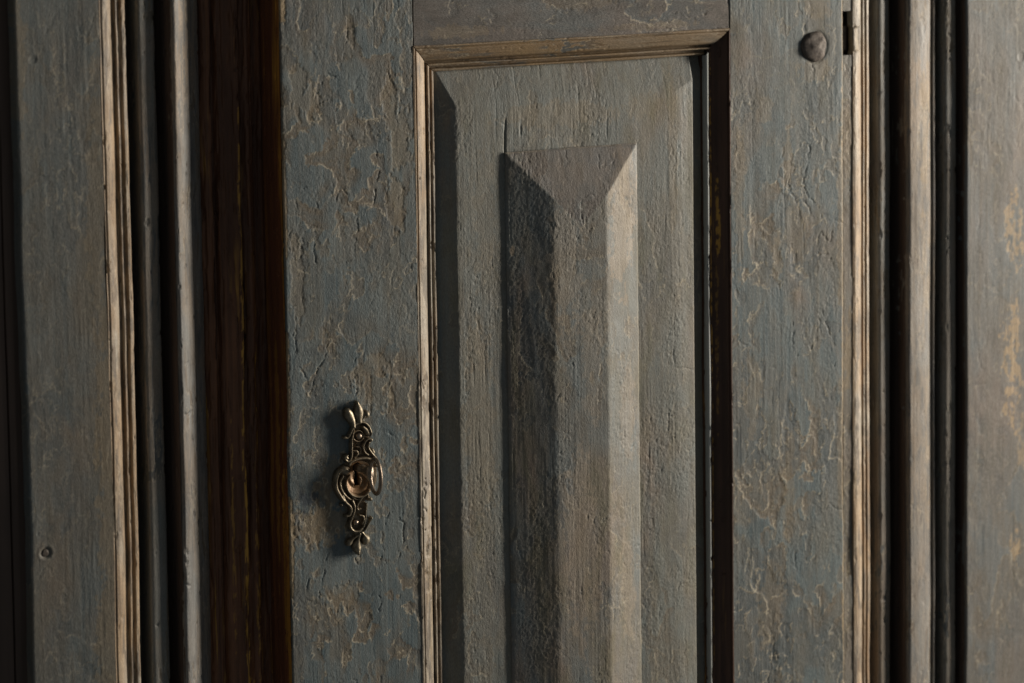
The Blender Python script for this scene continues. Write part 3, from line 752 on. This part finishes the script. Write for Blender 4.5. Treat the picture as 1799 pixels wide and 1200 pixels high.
# lower body
S_([(228, 712, 10), (246, 752, 10), (276, 782, 10), (284, 812, 9), (272, 840, 9), (252, 846, 11)], 1.8, 2.8)
S_([(222, 770, 8), (228, 778, 8)], 1.2, 2.2)
S_([(290, 742, 10), (304, 784, 11), (300, 822, 10), (286, 858, 9)], 1.8, 3.0)
S_([(396, 684, 11), (364, 714, 9), (338, 748, 8), (322, 780, 8), (328, 806, 8), (342, 796, 6)], 1.8, 2.8)
S_([(408, 736, 17), (412, 738, 15)], 1.2, 3.6)
S_([(392, 700, 8), (396, 724, 9)], 1.4, 2.6)
S_([(384, 768, 7), (380, 820, 7), (376, 870, 7), (362, 920, 7), (334, 956, 8)], 1.8, 2.6)
S_([(338, 842, 7), (362, 848, 8), (368, 872, 8), (356, 900, 7)], 1.8, 2.4)
S_([(288, 862, 9), (276, 890, 9), (280, 922, 10), (302, 946, 10), (332, 946, 9), (352, 928, 8)], 1.8, 2.6)
# foot
S_([(416, 862, 12), (412, 870, 8), (392, 906, 7), (368, 944, 8), (332, 970, 9), (296, 994, 9), (276, 1018, 21), (270, 1028, 19)], 1.6, 3.2)
S_([(338, 962, 10), (328, 1000, 11), (322, 1036, 30), (328, 1066, 25), (331, 1098, 8)], 1.4, 3.8)
S_([(352, 952, 9), (368, 972, 11), (382, 1002, 32), (380, 1016, 26)], 1.4, 3.8)
S_([(330, 960, 22), (340, 950, 20)], 1.4, 1.6)

hgt = hgt + 0.10 * fbm(GX / 1.6, GZ / 1.6, 3, 61) * (hgt > 0)
kx = GX - KX; kz = GZ - KZ
hole = (kx ** 2 + kz ** 2 < 3.1 ** 2) | ((np.abs(kx) < 1.2 + 0.07 * np.maximum(-kz, 0)) & (kz < 0) & (kz > -13.0))
solid = hgt > 0
# walls go down to the wood: keep one ring of cells round the casting at its foot
ring = solid.copy()
for ax_ in (0, 1):
    for sh in (1, -1):
        ring |= np.roll(solid, sh, ax_)
yy = np.where(solid, -hgt, 0.6)
yy = np.where(hole, 2.0, yy)
hole_in = hole.copy()
for ax_ in (0, 1):
    for sh in (1, -1):
        hole_in &= np.roll(hole, sh, ax_)
keep = ring & ~hole_in
plate = link('lock_plate', grid_mesh('lock_plate', np.stack([GX, yy, GZ], -1), {'rust': np.clip(rust - 0.25 * sst(hgt, 2.6, 4.4), 0, 1)}, keep), M_bronze, door)
plate['label'] = 'ornate bronze scrollwork keyhole plate'
for (ax, ay, r) in ((336, 324, 2.4), (316, 890, 2.1)):
    c = A2(ax, ay)
    stud('plate_screw', c[0], c[1], r, 2.6, -1.8, M_key, door, 7, 18, 6, 0.05)

# ------------------------------------------------------------------ key standing in the lock
key = thing('key', 'dark iron key with an oval ring bow standing in the lock', 'key', (KX * 0.001, -0.03, KZ * 0.001))

def tube(path, radii, n=14, closed=False, flat=None):
    V = []; Fc = []
    P = [Vector(p) for p in path]; m = len(P)
    for i in range(m):
        t = (P[(i + 1) % m] - P[i - 1]) if closed else (P[min(i + 1, m - 1)] - P[max(i - 1, 0)])
        t.normalize()
        u = Vector((1, 0, 0)); u = (u - t * u.dot(t)).normalized(); v = t.cross(u)
        ru, rv = radii[i] if isinstance(radii[i], tuple) else (radii[i], radii[i])
        for j in range(n):
            a = 2 * math.pi * j / n
            V.append((P[i] + u * ru * math.cos(a) + v * rv * math.sin(a)) * 0.001)
    for i in range(m if closed else m - 1):
        for j in range(n):
            a, b2 = i * n, ((i + 1) % m) * n
            Fc.append((a + j, a + (j + 1) % n, b2 + (j + 1) % n, b2 + j))
    if not closed:
        Fc.append(tuple(range(n))[::-1]); Fc.append(tuple(range((m - 1) * n, m * n)))
    return V, Fc

bow_c, by, bz, bt = -32.0, 8.4, 11.8, 1.5
sh = [(KX, 18, KZ), (KX, -2, KZ), (KX, -8, KZ), (KX, -9, KZ), (KX, -10.5, KZ), (KX, -11.5, KZ), (KX, -16, KZ), (KX, -21, KZ), (KX, -25.0, KZ)]
V, Fc = tube(sh, [2.5, 2.5, 2.5, 3.5, 3.5, 2.6, (2.5, 3.6), (2.3, 5.0), (2.0, 5.8)], 18)
link('shank', poly_mesh('shank', V, Fc), M_key, key)
ringp = [(KX, bow_c + by * math.cos(a), KZ - 0.4 + bz * math.sin(a)) for a in np.linspace(0, 2 * math.pi, 40, endpoint=False)]
V, Fc = tube(ringp, [(bt * 0.85, bt) for _ in ringp], 14, True)
link('bow', poly_mesh('bow', V, Fc), M_key, key)
